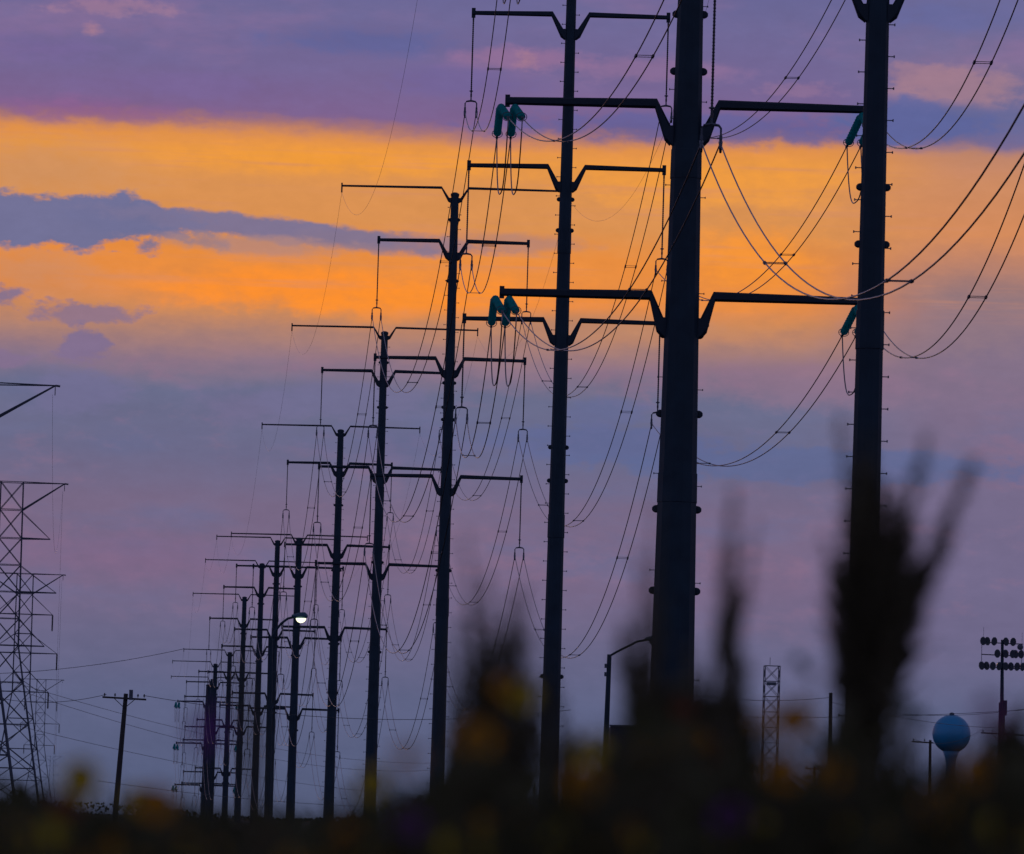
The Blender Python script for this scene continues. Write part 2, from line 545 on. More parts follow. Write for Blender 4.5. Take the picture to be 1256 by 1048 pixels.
STR_NEAR = string_mesh(INS, .036, .050, 36).mesh('insulator_string', M_POLY)
STR_FAR = string_mesh(INS, .045, .055, 8, 6).mesh('insulator_string', M_POLY)
yb = MB()
yb.tube([(-.30, 0, -.46), (-.30, 0, -.06), (-.23, 0, .03), (0, 0, .07), (.23, 0, .03), (.30, 0, -.06), (.30, 0, -.46)], [.035, .04, .045, .06, .045, .04, .035], 6)
yb.tube([(0, 0, .60), (0, 0, .05)], .04, 6)
yb.lathe((0, 0, .62), (0, 0, -1), [(.02, 0), (.10, .02), (.10, .06), (.02, .09)], 8)
YOKE_ME = yb.mesh('yoke_plate', M_GALV)
cb = MB()
cb.tube([(0, -.42, -.26), (0, -.22, -.05), (0, 0, 0.02), (0, .22, -.05), (0, .42, -.26)], [.04, .055, .07, .055, .04], 6)
cb.bar((0, 0, .22), (0, 0, -.08), .06, .10)
CLAMP_ME = cb.mesh('suspension_clamp', M_GALV)
gl = MB()
prof = [(.04, 0), (.04, .2)]
for k in range(10):
    z0 = .22 + k * .265
    prof += [(.045, z0), (.06, z0 + .06), (.175, z0 + .12), (.17, z0 + .15), (.05, z0 + .165)]
prof += [(.04, 2.95), (.04, 3.05)]
gl.lathe((0, 0, 0), (0, 0, -1), prof, 10)
GLASS_ME = gl.mesh('glass_insulator_string', M_TEAL, True)
rg = MB()
rp = [(math.cos(t) * .22, math.sin(t) * .18, -2.85) for t in [2 * PI * k / 14 for k in range(15)]]
rg.tube(rp, .016, 5, False)
rg.bar((-.22, 0, -2.85), (.22, 0, -2.85), .016)
rg.bar((0, 0, -2.9), (0, 0, -3.35), .07, .09)
RING_ME = rg.mesh('corona_ring', M_GALV)


SAGK = 0.00132


def sag_pts(a, b, k=SAGK, n=48):
    L = (b - a).length
    out = []
    for i in range(n + 1):
        t = i / n
        p = a.lerp(b, t)
        p.z -= 4 * k * L * L * t * (1 - t)
        out.append(p)
    return out


LUGS = {'F': [230, 300], 'A': [18, 88, 411, 508, 625, 725], 'B': [245, 283, 549, 590, 830], 'C': [270, 345, 470, 500, 515, 700], 'D': [445, 500, 590, 690, 800],
        'E': [620, 700, 790, 850]}
ROOTS = {}
for n, x, y, s, y2 in POLES:
    X, Y, h2 = P3[n]
    dead = n in 'AM'
    near = s > 95
    root = thing('transmission_pole', PLABEL[n], 'pole', (X, Y, 0), ARMROT, PG)
    ROOTS[n] = root
    top = h2 + 3.4 * S / 7.5
    if dead:
        dia = (lambda h: 2.05 - .027 * h) if n == 'A' else (lambda h: 1.75 - .026 * h)
    else:
        dia = lambda h: 1.046 - .0118 * h
    ztop = top - .45 if n != 'M' else h2 + 3.2
    b = MB()
    hs = [0, .25, ztop * .22, ztop * .45, ztop * .7, ztop]
    ex, ey = Vector((1, 0, 0)), Vector((0, 1, 0))
    b.loft([b.ring(Vector((0, 0, h)), ex, ey, dia(h) / 2, dia(h) / 2, 12, PI / 12) for h in hs], 12)
    b.loft([b.ring(Vector((0, 0, h)), ex, ey, r, r, 12, PI / 12) for h, r in ((0.0, dia(0) * .82), (.12, dia(0) * .82))], 12)
    for fr in (.34, .66):                      # slip joints between the shaft sections
        hz = ztop * fr
        b.loft([b.ring(Vector((0, 0, hz + q)), ex, ey, dia(hz + q) / 2 + rr, dia(hz + q) / 2 + rr, 12, PI / 12) for q, rr in ((0, .0), (.01, .025), (1.2, .025), (1.22, .0))], 12, False)
    b.loft([b.ring(Vector((0, 0, ztop + q)), ex, ey, dia(ztop) / 2 * k, dia(ztop) / 2 * k, 12, PI / 12) for q, k in ((-.12, 1.12), (.05, 1.12), (.14, .5))], 12)
    b.build('shaft', M_POLE, root)
    # lifting lugs
    ys = LUGS.get(n)
    if ys:
        zs = [at(x + (y - q) * math.tan(ROLL), q, Y).z for q in ys]
    else:
        zs = [h2 - 2.2, h2 - S - 2.0, h2 - 2 * S - 2.4]
    for z in zs:
        for sg in (-1, 1):
            lb = MB()
            r = dia(z) / 2
            k = .62 if n == 'A' else .46
            lb.poly_arm([(sg * (r - .06), 0, z), (sg * (r + .08 * k), 0, z), (sg * (r + .20 * k), 0, z), (sg * (r + .30 * k), 0, z)],
                        [(.13 * k, .26 * k), (.14 * k, .25 * k), (.13 * k, .20 * k), (.06 * k, .09 * k)])
            lb.build('lifting_lug', M_ARM, root)
    # step bolts, alternating left and right
    if near:
        sb = MB(); z = 3.0; q = 0
        while z < ztop - .8:
            sg = -1 if q % 2 else 1
            if n != 'A' or q % 8 < 2:
                r = dia(z) / 2
                sb.bar((sg * (r - .05), 0, z), (sg * (r + .17), 0, z), .028)
                sb.bar((sg * (r + .15), 0, z), (sg * (r + .19), 0, z), .06, .075)
            z += .5; q += 1
        sb.build('step_bolt', M_GALV, root, stuff=True)
    # arms
    levels = [h2 - (l - 2) * S for l in (2, 3, 4)]
    for li, z in enumerate(levels):
        for sg in (-1, 1):
            if dead:
                half = 7.55 if n == 'A' else 38 / 51 * S
                arm_mesh(sg, z, half, dia(z), .40 if n == 'A' else .34, 1.32 if n == 'A' else 1.1, 1.25 if n == 'A' else 1.0).build('crossarm', M_ARM, root)
            else:
                arm_mesh(sg, z, HALF, dia(z), .27, .98, 1.0).build('crossarm', M_ARM, root)
                st = part('insulator_string', STR_NEAR if near else STR_FAR, root, (sg * (HALF - .06), 0, z - .3))
                yk = part('yoke_plate', YOKE_ME, st, (0, 0, -INS - .28))
                if s > 60:
                    for q in (-.30, .30):
                        part('suspension_clamp', CLAMP_ME, st, (q, 0, -INS - .28 - .5))
    if n != 'M':
        for sg in (-1, 1):
            arm_mesh(sg, top, TOPHALF, dia(top - .9), .17, .92, .82, True).build('ground_wire_arm', M_ARM, root)

# ------------------------------------------------------------------ conductors
BUN = 0.29
ARMX = Vector((math.cos(ARMROT), math.sin(ARMROT), 0))
# a pole just outside the frame to the right, towards the camera, carries the near end of the first span
ND = 84.5
P3['O'] = (24.05 - .0814 * ND, ND, P3['F'][2])


def tip(n, lev, sg):
    z = P3[n][2] - (lev - 2) * S
    if n in 'AM':
        return loc2w(n, (sg * (7.5 if n == 'A' else 38 / 51 * S - .05), 0, z - .28))
    return loc2w(n, (sg * (HALF - .06), 0, z - .3 - INS - .28 - .52))


LEVN = {2: 'upper', 3: 'middle', 4: 'lower'}
SIDE = {-1: 'left', 1: 'right'}
CG = 'twin conductors strung from pole to pole'
ends = {}


def conductor_pair(na, nb, lev, sg):
    a, b = tip(na, lev, sg), tip(nb, lev, sg)
    root = thing('conductor_pair', 'twin sagging wires, %s %s arms, %s to %s' % (LEVN[lev], SIDE[sg], ORD[na], ORD[nb]),
                 'power line', a, 0, CG)
    pts = sag_pts(a, b)
    lo, hi = 0, len(pts) - 1
    L = (b - a).length
    def cut(p, other, Ls):
        t = min(.4, Ls / L)
        q = p.lerp(other, t); q.z -= 4 * SAGK * L * L * t * (1 - t)
        return t, q
    ta, tb = 0.0, 1.0
    if na in 'AM':
        ta, qa = cut(a, b, 3.05); ends[(na, lev, sg, 'far')] = (a, qa)
    if nb in 'AM':
        t_, qb = cut(b, a, 3.05); tb = 1 - t_; ends[(nb, lev, sg, 'near')] = (b, qb)
    pts = []
    for i in range(49):
        t = ta + (tb - ta) * i / 48
        p = a.lerp(b, t); p.z -= 4 * SAGK * L * L * t * (1 - t)
        pts.append(p)
    for q in (-BUN, BUN):
        w = MB(); w.tube([p - a + ARMX * q for p in pts], .024, 5)
        w.build('wire', M_WIRE, root, True)
    if P3[na][1] < 560:
        for t in (.3, .72) if L < 65 else (.2, .5, .8):
            p = pts[int(t * 48)] - a; d = (pts[int(t * 48) + 1] - pts[int(t * 48)]).normalized()
            sp_ = MB()
            for e in (-.12, .12):
                sp_.bar(p - ARMX * BUN + d * e, p + ARMX * BUN + d * e, .022)
            for q in (-BUN, BUN):
                sp_.bar(p + ARMX * q - d * .16, p + ARMX * q + d * .16, .075)
            sp_.build('spacer', M_GALV, root)


def earth_wire(na, nb, sg):
    za, zb = P3[na][2] + 3.4 * S / 7.5 - .5, P3[nb][2] + 3.4 * S / 7.5 - .5
    a = loc2w(na, (sg * (TOPHALF - .02), 0, za)); b = loc2w(nb, (sg * (TOPHALF - .02), 0, zb))
    w = MB(); w.tube([p - a for p in sag_pts(a, b, SAGK * .66, 40)], .008, 4)
    o = w.build('earth_wire', M_WIRE, None, True)
    o.location = a
    tag(o, 'thin wire off the %s top-arm tips, %s to %s' % (SIDE[sg], ORD[na], ORD[nb]), 'power line', 'thin earth wires along the row')


ORDER = 'OFABCDEGHIJKLM'
for na, nb in zip(ORDER, ORDER[1:]):
    for lev in (2, 3, 4):
        for sg in (-1, 1):
            if na == 'O' and not (lev == 4 and sg == -1):
                continue
            if na == 'F' and lev == 2:
                continue
            conductor_pair(na, nb, lev, sg)
    if na in 'BCDEGHIJK':
        for sg in (-1, 1):
            earth_wire(na, nb, sg)

# dead-end strings and jumper loops of the two strain poles
for n in 'AM':
    inv = Matrix.Rotation(-ARMROT, 3, 'Z')
    for lev in (2, 3, 4):
        for sg in (-1, 1):
            clamps = []
            for side in ('near', 'far'):
                if (n, lev, sg, side) not in ends:
                    if n == 'M' and side == 'far':
                        a = tip(n, lev, sg); q = a + Vector((-.4, 2.9, -.8))
                    elif n == 'A' and side == 'near':
                        a = tip(n, lev, sg); q = a + Vector((.25, -2.9, -.8))
                    else:
                        continue
                else:
                    a, q = ends[(n, lev, sg, side)]
                base = inv @ (a - Vector((P3[n][0], P3[n][1], 0)))
                d = inv @ (q - a)
                rot = d.to_track_quat('-Z', 'Y').to_euler()
                for e in (-BUN, BUN):
                    st = part('glass_insulator_string', GLASS_ME, ROOTS[n], base + Vector((e, 0, 0)), rot)
                    part('corona_ring', RING_ME, st)
                clamps.append(base + d)
            if len(clamps) == 2:
                for e in (-BUN, BUN):
                    p0, p1 = clamps[0] + Vector((e, 0, 0)), clamps[1] + Vector((e, 0, 0))
                    pts = []
                    for i in range(25):
                        t = i / 24
                        p = p0.lerp(p1, t)
                        k = (1 - abs(2 * t - 1) ** 3.0)
                        p.z -= 2.75 * k
                        pts.append(p)
                    jb = MB(); jb.tube(pts, .028, 5)
                    jb.build('jumper_loop', M_WIRE, ROOTS[n], True)

# ------------------------------------------------------------------ lattice towers of the parallel line at left
TOW = [(-24, 470, 1.1), (15, 592, 1.0), (31, 704.5, 1.0), (51, 834, 1.0), (64, 928, 1.0)]
TLAB = ['only a lattice tower crossarm tip reaching in from the left edge',
        'nearest whole lattice steel tower at the left edge, legs splayed',
        'second lattice steel tower, half hidden behind the nearest whole one, strings hanging from its arms',
        'third lattice steel tower, small, its arm tip just right of the nearer towers',
        'fourth lattice steel tower, tiny, only its arm tip above the bushes']
TH = 40.0


def lattice_tower(i, x, ytop, alen):
    hz = 1013 + (x - 628) * math.tan(ROLL)
    D = FPX * (TH - CAM_H) / (hz - ytop)
    w = at(x, ytop, D)
    root = thing('lattice_tower', TLAB[i], 'tower', (w.x, D, 0), math.atan2(-w.x, D), 'lattice towers at left')
    indiv = i in (1, 2)
    waist = TH - 19.5
    def hw(z):
        if z >= waist:
            return 1.33 + .1 * (TH - z) / 19.5
        return 1.43 + (waist - z) / waist * 3.4
    lw = .17
    zs = [TH, TH - 3.3, TH - 6.7, TH - 9.9, TH - 13.1, TH - 16.3, waist, waist - 4.4, waist - 9.4, waist - 14.6, 0]
    for sx_, sy_ in ((1, 1), (1, -1), (-1, 1), (-1, -1)):
        b = MB()
        for z0, z1 in ((TH, waist), (waist, 0)):
            b.bar((sx_ * hw(z0), sy_ * hw(z0), z0), (sx_ * hw(z1), sy_ * hw(z1), z1), lw, lw, lw * 1.25, lw * 1.25)
        b.build('leg', M_LAT, root)
    allb = MB()
    def member(a, b_, wd):
        if indiv:
            q = MB(); q.bar(a, b_, wd); q.build('brace', M_LAT, root)
        else:
            allb.bar(a, b_, wd)
    corners = [(1, 1), (-1, 1), (-1, -1), (1, -1)]
    for z0, z1 in zip(zs, zs[1:]):
        for (ax, ay), (bx, by) in zip(corners, corners[1:] + corners[:1]):
            h0, h1 = hw(z0), hw(z1)
            member((ax * h0, ay * h0, z0), (bx * h1, by * h1, z1), .075)
            member((bx * h0, by * h0, z0), (ax * h1, ay * h1, z1), .075)
            member((ax * h0, ay * h0, z0), (bx * h0, by * h0, z0), .085)
    if not indiv:
        allb.build('brace', M_LAT, root, stuff=True)
    c14, s14 = math.cos(math.radians(14)), math.sin(math.radians(14))
    for sg in (-1, 1):
        for k, (dz, L, kind) in enumerate(((0, 6.25, 'top'), (6.7, 4.75, 'low'), (13.1, 5.7, 'low'), (19.5, 4.5, 'low'))):
            if i == 0 and kind == 'low':
                continue
            L *= alen if kind == 'top' or alen == 1.0 else .12
            z = TH - dz; h = hw(z)
            b = MB()
            tp = Vector((sg * L, -.25 * sg * L * .2, z))
            if kind == 'top':
                for e in (-1, 1):
                    b.bar((sg * h, e * h, z), tp, .11); b.bar((sg * h, e * h, z - 3.3), tp, .14)
                b.bar(tp, tp + Vector((sg * .45, 0, -.05)), .18)
                b.bar(tp + Vector((0, 0, -.1)), tp + Vector((0, 0, -.9)), .08)
            else:
                for e in (-1, 1):
                    b.bar((sg * h, e * h, z), tp, .14); b.bar((sg * h, e * h, z + 3.1), tp, .06)
                b.bar((sg * h * 2, -h * .5, z), (sg * h * 2, h * .5, z), .06)
            ar = b.build('crossarm', M_LAT, root)
            if kind == 'low' and i in (2, 3):
                sb = MB(); sb.lathe(tp, (0, 0, -1), [(.10, 0), (.14, .1), (.14, 2.5), (.06, 2.7)], 6)
                sb.build('insulator_string', M_POLY, ar)
    return root, Vector((w.x, D, 0))


TW = [lattice_tower(i, *t) for i, t in enumerate(TOW)]
tl = ['thin wire dropping from the cut-off crossarm to the nearest whole lattice tower', 'thin wire between the two nearest whole lattice towers',
      'thin wire between the second and third lattice towers']
for i in range(3):
    p, q = TW[i][1], TW[i + 1][1]
    a = p + Vector((6.1 * (1.1 if i == 0 else 1), -.3, TH - .9)); b = q + Vector((6.1, -.3, TH - .9))
    w = MB(); w.tube([v - a for v in sag_pts(a, b, .0005, 30)], .010, 4)
    o = w.build('earth_wire', M_WIRE); o.location = a
    tag(o, tl[i], 'power line')

# ------------------------------------------------------------------ wooden poles
def wood_pole(xt, yt, xb, yb_, D, width, label, arm=None, extra=None):
    top = at(xt, yt, D); foot = at(xb, yb_, D)
    k = (foot - top)
    base = top + k * (top.z / max(.01, top.z - foot.z)) if abs(top.z - foot.z) > .01 else Vector((top.x, D, 0))
    base.z = 0; base.y = D
    root = thing('utility_pole', label, 'utility pole', base, 0, 'utility poles')
    t = top - base
    b = MB(); b.tube([(0, 0, 0), t * .5, t], [width * .62, width * .55, width * .45], 8)
    b.build('post', M_WOOD, root)
    if arm:
        l, r, drop, ntop = arm
        ax = t.normalized(); z = t - ax * drop
        b = MB(); b.bar(z + Vector((-l, -.16, l * .03)), z + Vector((r, -.16, -r * .03)), .13, .16, up=(0, 1, 0))
        if l > .6 and r > .6:
            b.bar(z + Vector((-l * .5, -.18, 0)), z - ax * .7 + Vector((0, -.18, 0)), .05); b.bar(z + Vector((r * .5, -.18, 0)), z - ax * .7 + Vector((0, -.18, 0)), .05)
        b.build('crossarm', M_WOOD, root)
        for q in ntop:
            b = MB(); b.lathe(z + Vector((q, -.16, .05)), (0, 0, 1), [(.02, 0), (.02, .10), (.06, .12), (.07, .2), (.03, .24), (.05, .27), (.02, .30)], 8)
            b.build('pin_insulator', M_POLY, root)
    if extra:
        extra(root, t)
    return root, base + t


def twoup(root, t):
    b = MB(); b.tube([t + Vector((.38, -.2, -.45)), t + Vector((.38, -.2, .28))], .14, 8); b.build('transformer_bushing', M_GALV, root)


wp, wtop = wood_pole(154.5, 851, 141, 1003, 382, .34, 'leaning dark wooden pole with a crossarm, standing alone at left',
                     (1.65, 1.5, .35, (-1.5, -.75, .9, 1.35)), twoup)
u1, t1 = wood_pole(1019, 850, 1017, 1010, 350, .26, 'plain wooden pole without crossarm, left of the tall plume plant')
u2, t2 = wood_pole(1141, 908, 1140, 1010, 500, .28, 'small utility pole left of the blue water tank, crossarm to one side', (1.75, .3, .25, (-1.6, -.55)))
u3, t3 = wood_pole(1227, 893, 1226, 1010, 520, .3, 'utility pole crossarm behind the floodlight mast', (1.9, 2.6, .6, (-1.7, -.8, 1.2, 2.4)))
u4, t4 = wood_pole(999, 940, 999, 1010, 600, .28, 'low distant utility pole with short crossarm behind orange blooms', (1.1, .9, .3, (-.9, .6)))


def line(p, q, sag, label, r=.02, group='thin utility wires near the horizon'):
    w = MB(); L = (q - p).length
    w.tube([v - p for v in sag_pts(p, q, sag / (L * L), 30)], r, 4)
    o = w.build('utility_wire', M_POLY); o.location = p
    tag(o, label, 'power line', group)


kt = loc2w('K', (-TOPHALF, 0, P3['K'][2] + 3.4 * S / 7.5))
line(at(-20, 827, 860), kt, .8, 'dark wire rising from the lattice towers to the eleventh pole\'s top arm', .04)
line(at(20, 838, 800), at(560, 935, 1500), 4, 'upper faint wire slanting down rightward from the lattice towers', .035)
line(at(20, 846, 800), at(560, 942, 1500), 5, 'second faint wire slanting down from the lattice towers', .035)
line(at(20, 890, 800), at(640, 975, 1500), 4, 'lower faint wire slanting down from the lattice towers', .035)
line(at(-20, 852, 420), wtop + Vector((-1.4, 0, -.1)), .6, 'wire from the left edge to the leaning wooden pole')
line(wtop + Vector((1.3, 0, -.1)), at(700, 871, 420), 1.2, 'wire running right from the leaning wooden pole')
line(at(120, 958, 700), at(700, 985, 900), 2, 'lowest faint wire passing behind the leaning wooden pole', .03)
line(at(780, 840, 300), t1 + Vector((0, 0, -.3)), .5, 'wire from the left down to the plain wooden pole', .016)
line(at(780, 876, 420), at(1300, 868, 420), .5, 'level wire passing high behind the plain wooden pole', .018)
line(t1 + Vector((0, 0, -.6)), at(1300, 890, 470), .8, 'wire running right from the plain wooden pole', .016)
line(at(1040, 868, 520), at(1300, 862, 520), 1.0, 'level wire above the blue water tank', .02)
line(t2 + Vector((-1.5, 0, 0)), t3 + Vector((-1.7, 0, -.2)), .8, 'wire between the small utility pole and the floodlight mast pole', .018)

# ------------------------------------------------------------------ street lamps
def street_lamp(xt, yt, xb, yb_, D, arm_pts, label, lit):
    top = at(xt, yt, D)
    foot = at(xb, yb_, D)
    base = Vector((foot.x, D, 0))
    root = thing('street_lamp', label, 'street lamp', base, 0, 'street lamps')
    t = top - base
    b = MB(); b.tube([(0, 0, 0), t * .5, t], [.17, .14, .11], 10)
    b.lathe((0, 0, 0), (0, 0, 1), [(.26, 0), (.26, .06), (.2, .5), (.17, .55)], 10)
    b.build('post', M_POLE, root)
    pts = [at(x, y, D) - base for x, y in arm_pts]
    b = MB(); b.tube(pts, .055, 7); b.build('bracket_arm', M_POLE, root)
    h = pts[-1]
    hd = MB()
    rings = []
    for q, wv, hv, dz in ((-.12, .06, .05, 0), (0, .12, .09, .0), (.25, .20, .15, .02), (.48, .19, .15, .03), (.6, .08, .06, .0)):
        rings.append(hd.ring(h + Vector((q, 0, .05 + dz)), Vector((0, 1, 0)), Vector((0, 0, 1)), wv, hv, 10))
    hd.loft(rings, 10)
    ho = hd.build('lamp_head', M_LAMP, root, True)
    ln = MB(); rings = []
    for q, k in ((0, 1.0), (.07, .92), (.14, .7), (.19, .35), (.205, .05)):
        rings.append(ln.ring(h + Vector((.30, -.03, -.055 - q)), Vector((1, 0, 0)), Vector((0, 1, 0)), .23 * k, .17 * k, 12))
    ln.loft(rings, 12)
    ln.build('lamp_lens', M_LENS if lit else M_GLASS, ho, True)
    if not lit:
        c = MB()
        for z in (.55, .95):
            c.bar(t + Vector((-.22, 0, -z)), t + Vector((0, 0, -z)), .12, .2)
        c.build('photocell_box', M_GALV, root)


street_lamp(332, 783, 328.5, 1004, 236, [(332, 785), (337, 775), (345, 765), (353, 759), (361, 757)], 'lit street lamp glowing white in front of the far steel poles', True)
street_lamp(747.5, 803, 740.5, 950, 254, [(747.5, 805), (758, 799), (772, 792), (782, 787), (794, 785)], 'unlit street lamp with curved arm reaching behind the thickest pole', False)

# ------------------------------------------------------------------ lattice mast, floodlights, water tank, shed
D = 500; w = at(947, 817, D)
mast = thing('lattice_mast', 'slender square lattice mast with flat top, right of the blurred spikes', 'mast', (w.x, D, 0), math.radians(3))
hm, mh = w.z, .70
for sx_, sy_ in ((1, 1), (1, -1), (-1, 1), (-1, -1)):
    b = MB(); b.bar((sx_ * mh, sy_ * mh, 0), (sx_ * mh, sy_ * mh, hm), .07); b.build('leg', M_LAT, mast)
cs = [(1, 1), (-1, 1), (-1, -1), (1, -1)]
z = hm
while z > .5:
    z1 = max(0, z - 1.45)
    for (ax, ay), (bx, by) in zip(cs, cs[1:] + cs[:1]):
        for a_, b_ in (((ax * mh, ay * mh, z), (bx * mh, by * mh, z1)), ((bx * mh, by * mh, z), (ax * mh, ay * mh, z1)), ((ax * mh, ay * mh, z), (bx * mh, by * mh, z))):
            b = MB(); b.bar(a_, b_, .04); b.build('brace', M_LAT, mast)
    z = z1
b = MB(); b.tube([(-.2, 0, hm), (-.2, 0, hm + .8)], .025, 5); b.build('antenna_rod', M_GALV, mast)
b = MB(); b.box((-.1, -mh, hm - 1.7), (.9, .2, .3)); b.build('equipment_box', M_GALV, mast)

D = 700; w = at(1229.5, 785, D)
px = D / FPX
fl = thing('floodlight_mast', 'tall sports floodlight mast with banks of lamps near the right edge', 'floodlight', (at(1227, 1020, D).x, D, 0))
hf = w.z; xo = w.x - fl.location.x
b = MB(); hs2 = at(1228, 862, D).z
b.tube([(0, 0, 0), (xo * .6, 0, hs2)], [.52, .42], 12); b.tube([(xo * .6, 0, hs2 - .1), (xo, 0, hf)], [.26, .19], 12); b.build('post', M_POLE, fl)
b = MB(); b.box((xo * .6 + .42, 0, hs2 - .7), (.5, .5, 2.0)); b.build('ballast_box', M_POLE, fl)
lampm = MB()
lampm.lathe((0, 0, 0), (0, -1, -.45), [(.10, 0), (.16, .1), (.22, .2), (.33, .42), (.36, .5), (.33, .52)], 10)
lampm.bar((-.2, 0, -.1), (.2, 0, -.1), .06)
LAMP_ME = lampm.mesh('floodlight', M_GLASS)
for zz, xs, dn in ((hf - .15, (-2.5, -1.85, -1.2, .65, 1.35), 0), (hf - 1.75, (-.6, .65, 1.35, 1.95, 2.5), 0), (hf - 3.4, (-2.5, -1.85, -1.2, -.55, .65, 1.3, 1.9, 2.5), 0)):
    b = MB(); b.bar((xo - 2.75, 0, zz - .25), (xo + 2.75, 0, zz - .35), .13, .13, up=(0, 1, 0)); b.build('lamp_rail', M_POLE, fl)
    for q in xs:
        part('floodlight', LAMP_ME, fl, (xo + q, -.1, zz + .25), (0, 0, random.uniform(-.5, .5)), (1.15, 1.15, 1.75))
b = MB()
for q in (-2.7, 2.6):
    b.tube([(xo + q, 0, hf - 3.8), (xo + q, 0, hf - .4)], .04, 5); 
b.tube([(xo - 2.5, 0, hf - .3), (xo - 2.5, 0, hf + 1.6)], .02, 4); b.tube([(xo + 2.6, 0, hf - .3), (xo + 2.6, 0, hf + 1.0)], .02, 4)
b.build('rail_stay', M_GALV, fl)
b = MB(); b.lathe((xo + 2.3, 0, hf - .9), (.2, -1, 0), [(.1, 0), (.4, .15), (.42, .3), (.1, .4)], 10); b.build('loudspeaker', M_GALV, fl)

D = 1500; w = at(1167, 900.5, D)
tank = thing('water_tower', 'blue ball-shaped water tank on a single stem, behind blurred orange flowers', 'water tower', (w.x, D, 0))
rt = 23.5 * D / FPX
b = MB()
prof = [(max(.02, rt * math.sin(PI * k / 24)), w.z - rt * math.cos(PI * k / 24)) for k in range(25)]
b.lathe((0, 0, 0), (0, 0, 1), prof, 32); b.build('tank', M_BLUE, tank, True)
b = MB(); zb = w.z - rt
b.lathe((0, 0, 0), (0, 0, 1), [(3.6, 0), (3.0, 2.0), (1.9, 6), (1.35, 10), (1.35, zb - 3), (1.7, zb - 1.2), (2.5, zb + .8)], 20); b.build('pedestal', M_BLUE, tank, True)
b = MB(); b.lathe((0, 0, w.z + rt - .05), (0, 0, 1), [(.7, 0), (.7, .5), (.2, .7)], 12); b.build('vent_cap', M_GALV, tank)

D = 450; l, r = at(749, 891, D), at(916, 897, D)
shed = thing('shed', 'dark flat-roofed building hidden behind the thickest pole and plants', 'building', ((l.x + r.x) / 2, D + 5, 0))
wd = r.x - l.x; hh = l.z
for nm, c, s_ in (('front_wall', (0, -5, hh / 2), (wd, .2, hh)), ('rear_wall', (0, 5, hh / 2), (wd, .2, hh)), ('side_wall', (-wd / 2 + .1, 0, hh / 2), (.2, 9.78, hh)), ('side_wall', (wd / 2 - .1, 0, hh / 2), (.2, 9.78, hh))):
    b = MB(); b.box(c, s_)
    if nm == 'front_wall':
        q = -wd / 2 + .3
        while q < wd / 2:
            b.box((q, -5.13, hh / 2), (.08, .06, hh - .02)); q += .6
    b.build(nm, M_BLDG, shed)
b = MB(); b.box((0, 0, hh - .35), (wd - .42, 9.7, .2)); b.build('roof', M_ROOF, shed)
b = MB(); b.box((-1.5, -5.18, 1.6), (3.2, .12, 3.2)); b.build('roller_door', M_GALV, shed)
b = MB(); b.box((0, -5.05, hh + .06), (wd + .2, .4, .14)); b.build('coping', M_GALV, shed)

# ------------------------------------------------------------------ distant bushes on the horizon
def bush(x, ytop, D, wpx, label, seed):
    rb = random.Random(seed)
    p = at(x, ytop, D); h = p.z; ww = wpx * D / FPX
    root = thing('bush', label, 'bush', (p.x, D, 0), 0, 'low bushes along the horizon')
    b = MB()
    for k in range(5):
        t = rb.uniform(-.3, .3) * ww
        b.tube([(t * .2, 0, 0), (t * .6, rb.uniform(-.2, .2) * ww, h * .45), (t, rb.uniform(-.3, .3) * ww, h * .75)], [.05, .035, .015], 5)
    b.build('stem', M_STEM, root)
    b = MB()
    for k in range(3600):
        a = rb.uniform(0, 2 * PI); zz = rb.random() ** .8
        rad = math.sqrt(rb.random()) * (1 - .75 * zz ** 2) * ww * .5
        prof_ = .72 + .28 * math.sin(a * 3 + seed) * math.cos(a * 2 + 1)
        q = Vector((math.cos(a) * rad, math.sin(a) * rad, zz * h * prof_))
        b.leaf(q, Vector((math.cos(a), math.sin(a), rb.uniform(-.2, 1.2))), rb.uniform(.05, .11) * (h / 2) ** .5, .05 * (h / 2) ** .5, rb)
    b.build('foliage', M_BRAC, root)


BUSH = [(10, 968, 160, 120, 'broad dark bush under the lattice towers at the left edge'), 
        (428, 996, 230, 44, 'small ragged bush between the fifth and sixth poles'), (395, 1003, 240, 50, 'tiny bush left of the ragged one'),
        (520, 975, 190, 60, 'rounded bush at the fourth pole\'s foot'), (560, 958, 170, 70, 'taller bush right of the fourth pole\'s foot'),
        (660, 985, 150, 110, 'bush at the foot of the slim third pole'), (745, 970, 140, 110, 'bush by the unlit street lamp\'s foot'),
        (1010, 966, 200, 150, 'wide bush below the lattice mast'), (1120, 975, 190, 150, 'bush below the blue water tank'), (1225, 968, 180, 130, 'bush at the floodlight mast\'s foot'),
        (290, 1006, 300, 140, 'low dark shrub strip at the far poles\' feet')]
for i, bb in enumerate(BUSH):
    bush(*bb, 40 + i)

# far fields seen edge-on: a low ragged treeline
tlb = MB(); rt_ = random.Random(5)
for k in range(9000):
    x = rt_.uniform(-420, 420); y = 1500 + rt_.uniform(0, 120)
    hmax = 3.4 + 1.6 * math.sin(x * .021) + 1.2 * math.sin(x * .057 + 2)
    q = Vector((x, y, rt_.random() * hmax))
    tlb.leaf(q, Vector((rt_.uniform(-1, 1), -.4, rt_.uniform(.2, 1))), .9, .7, rt_)
to = tlb.build('treeline', M_BRAC); to['kind'] = 'stuff'

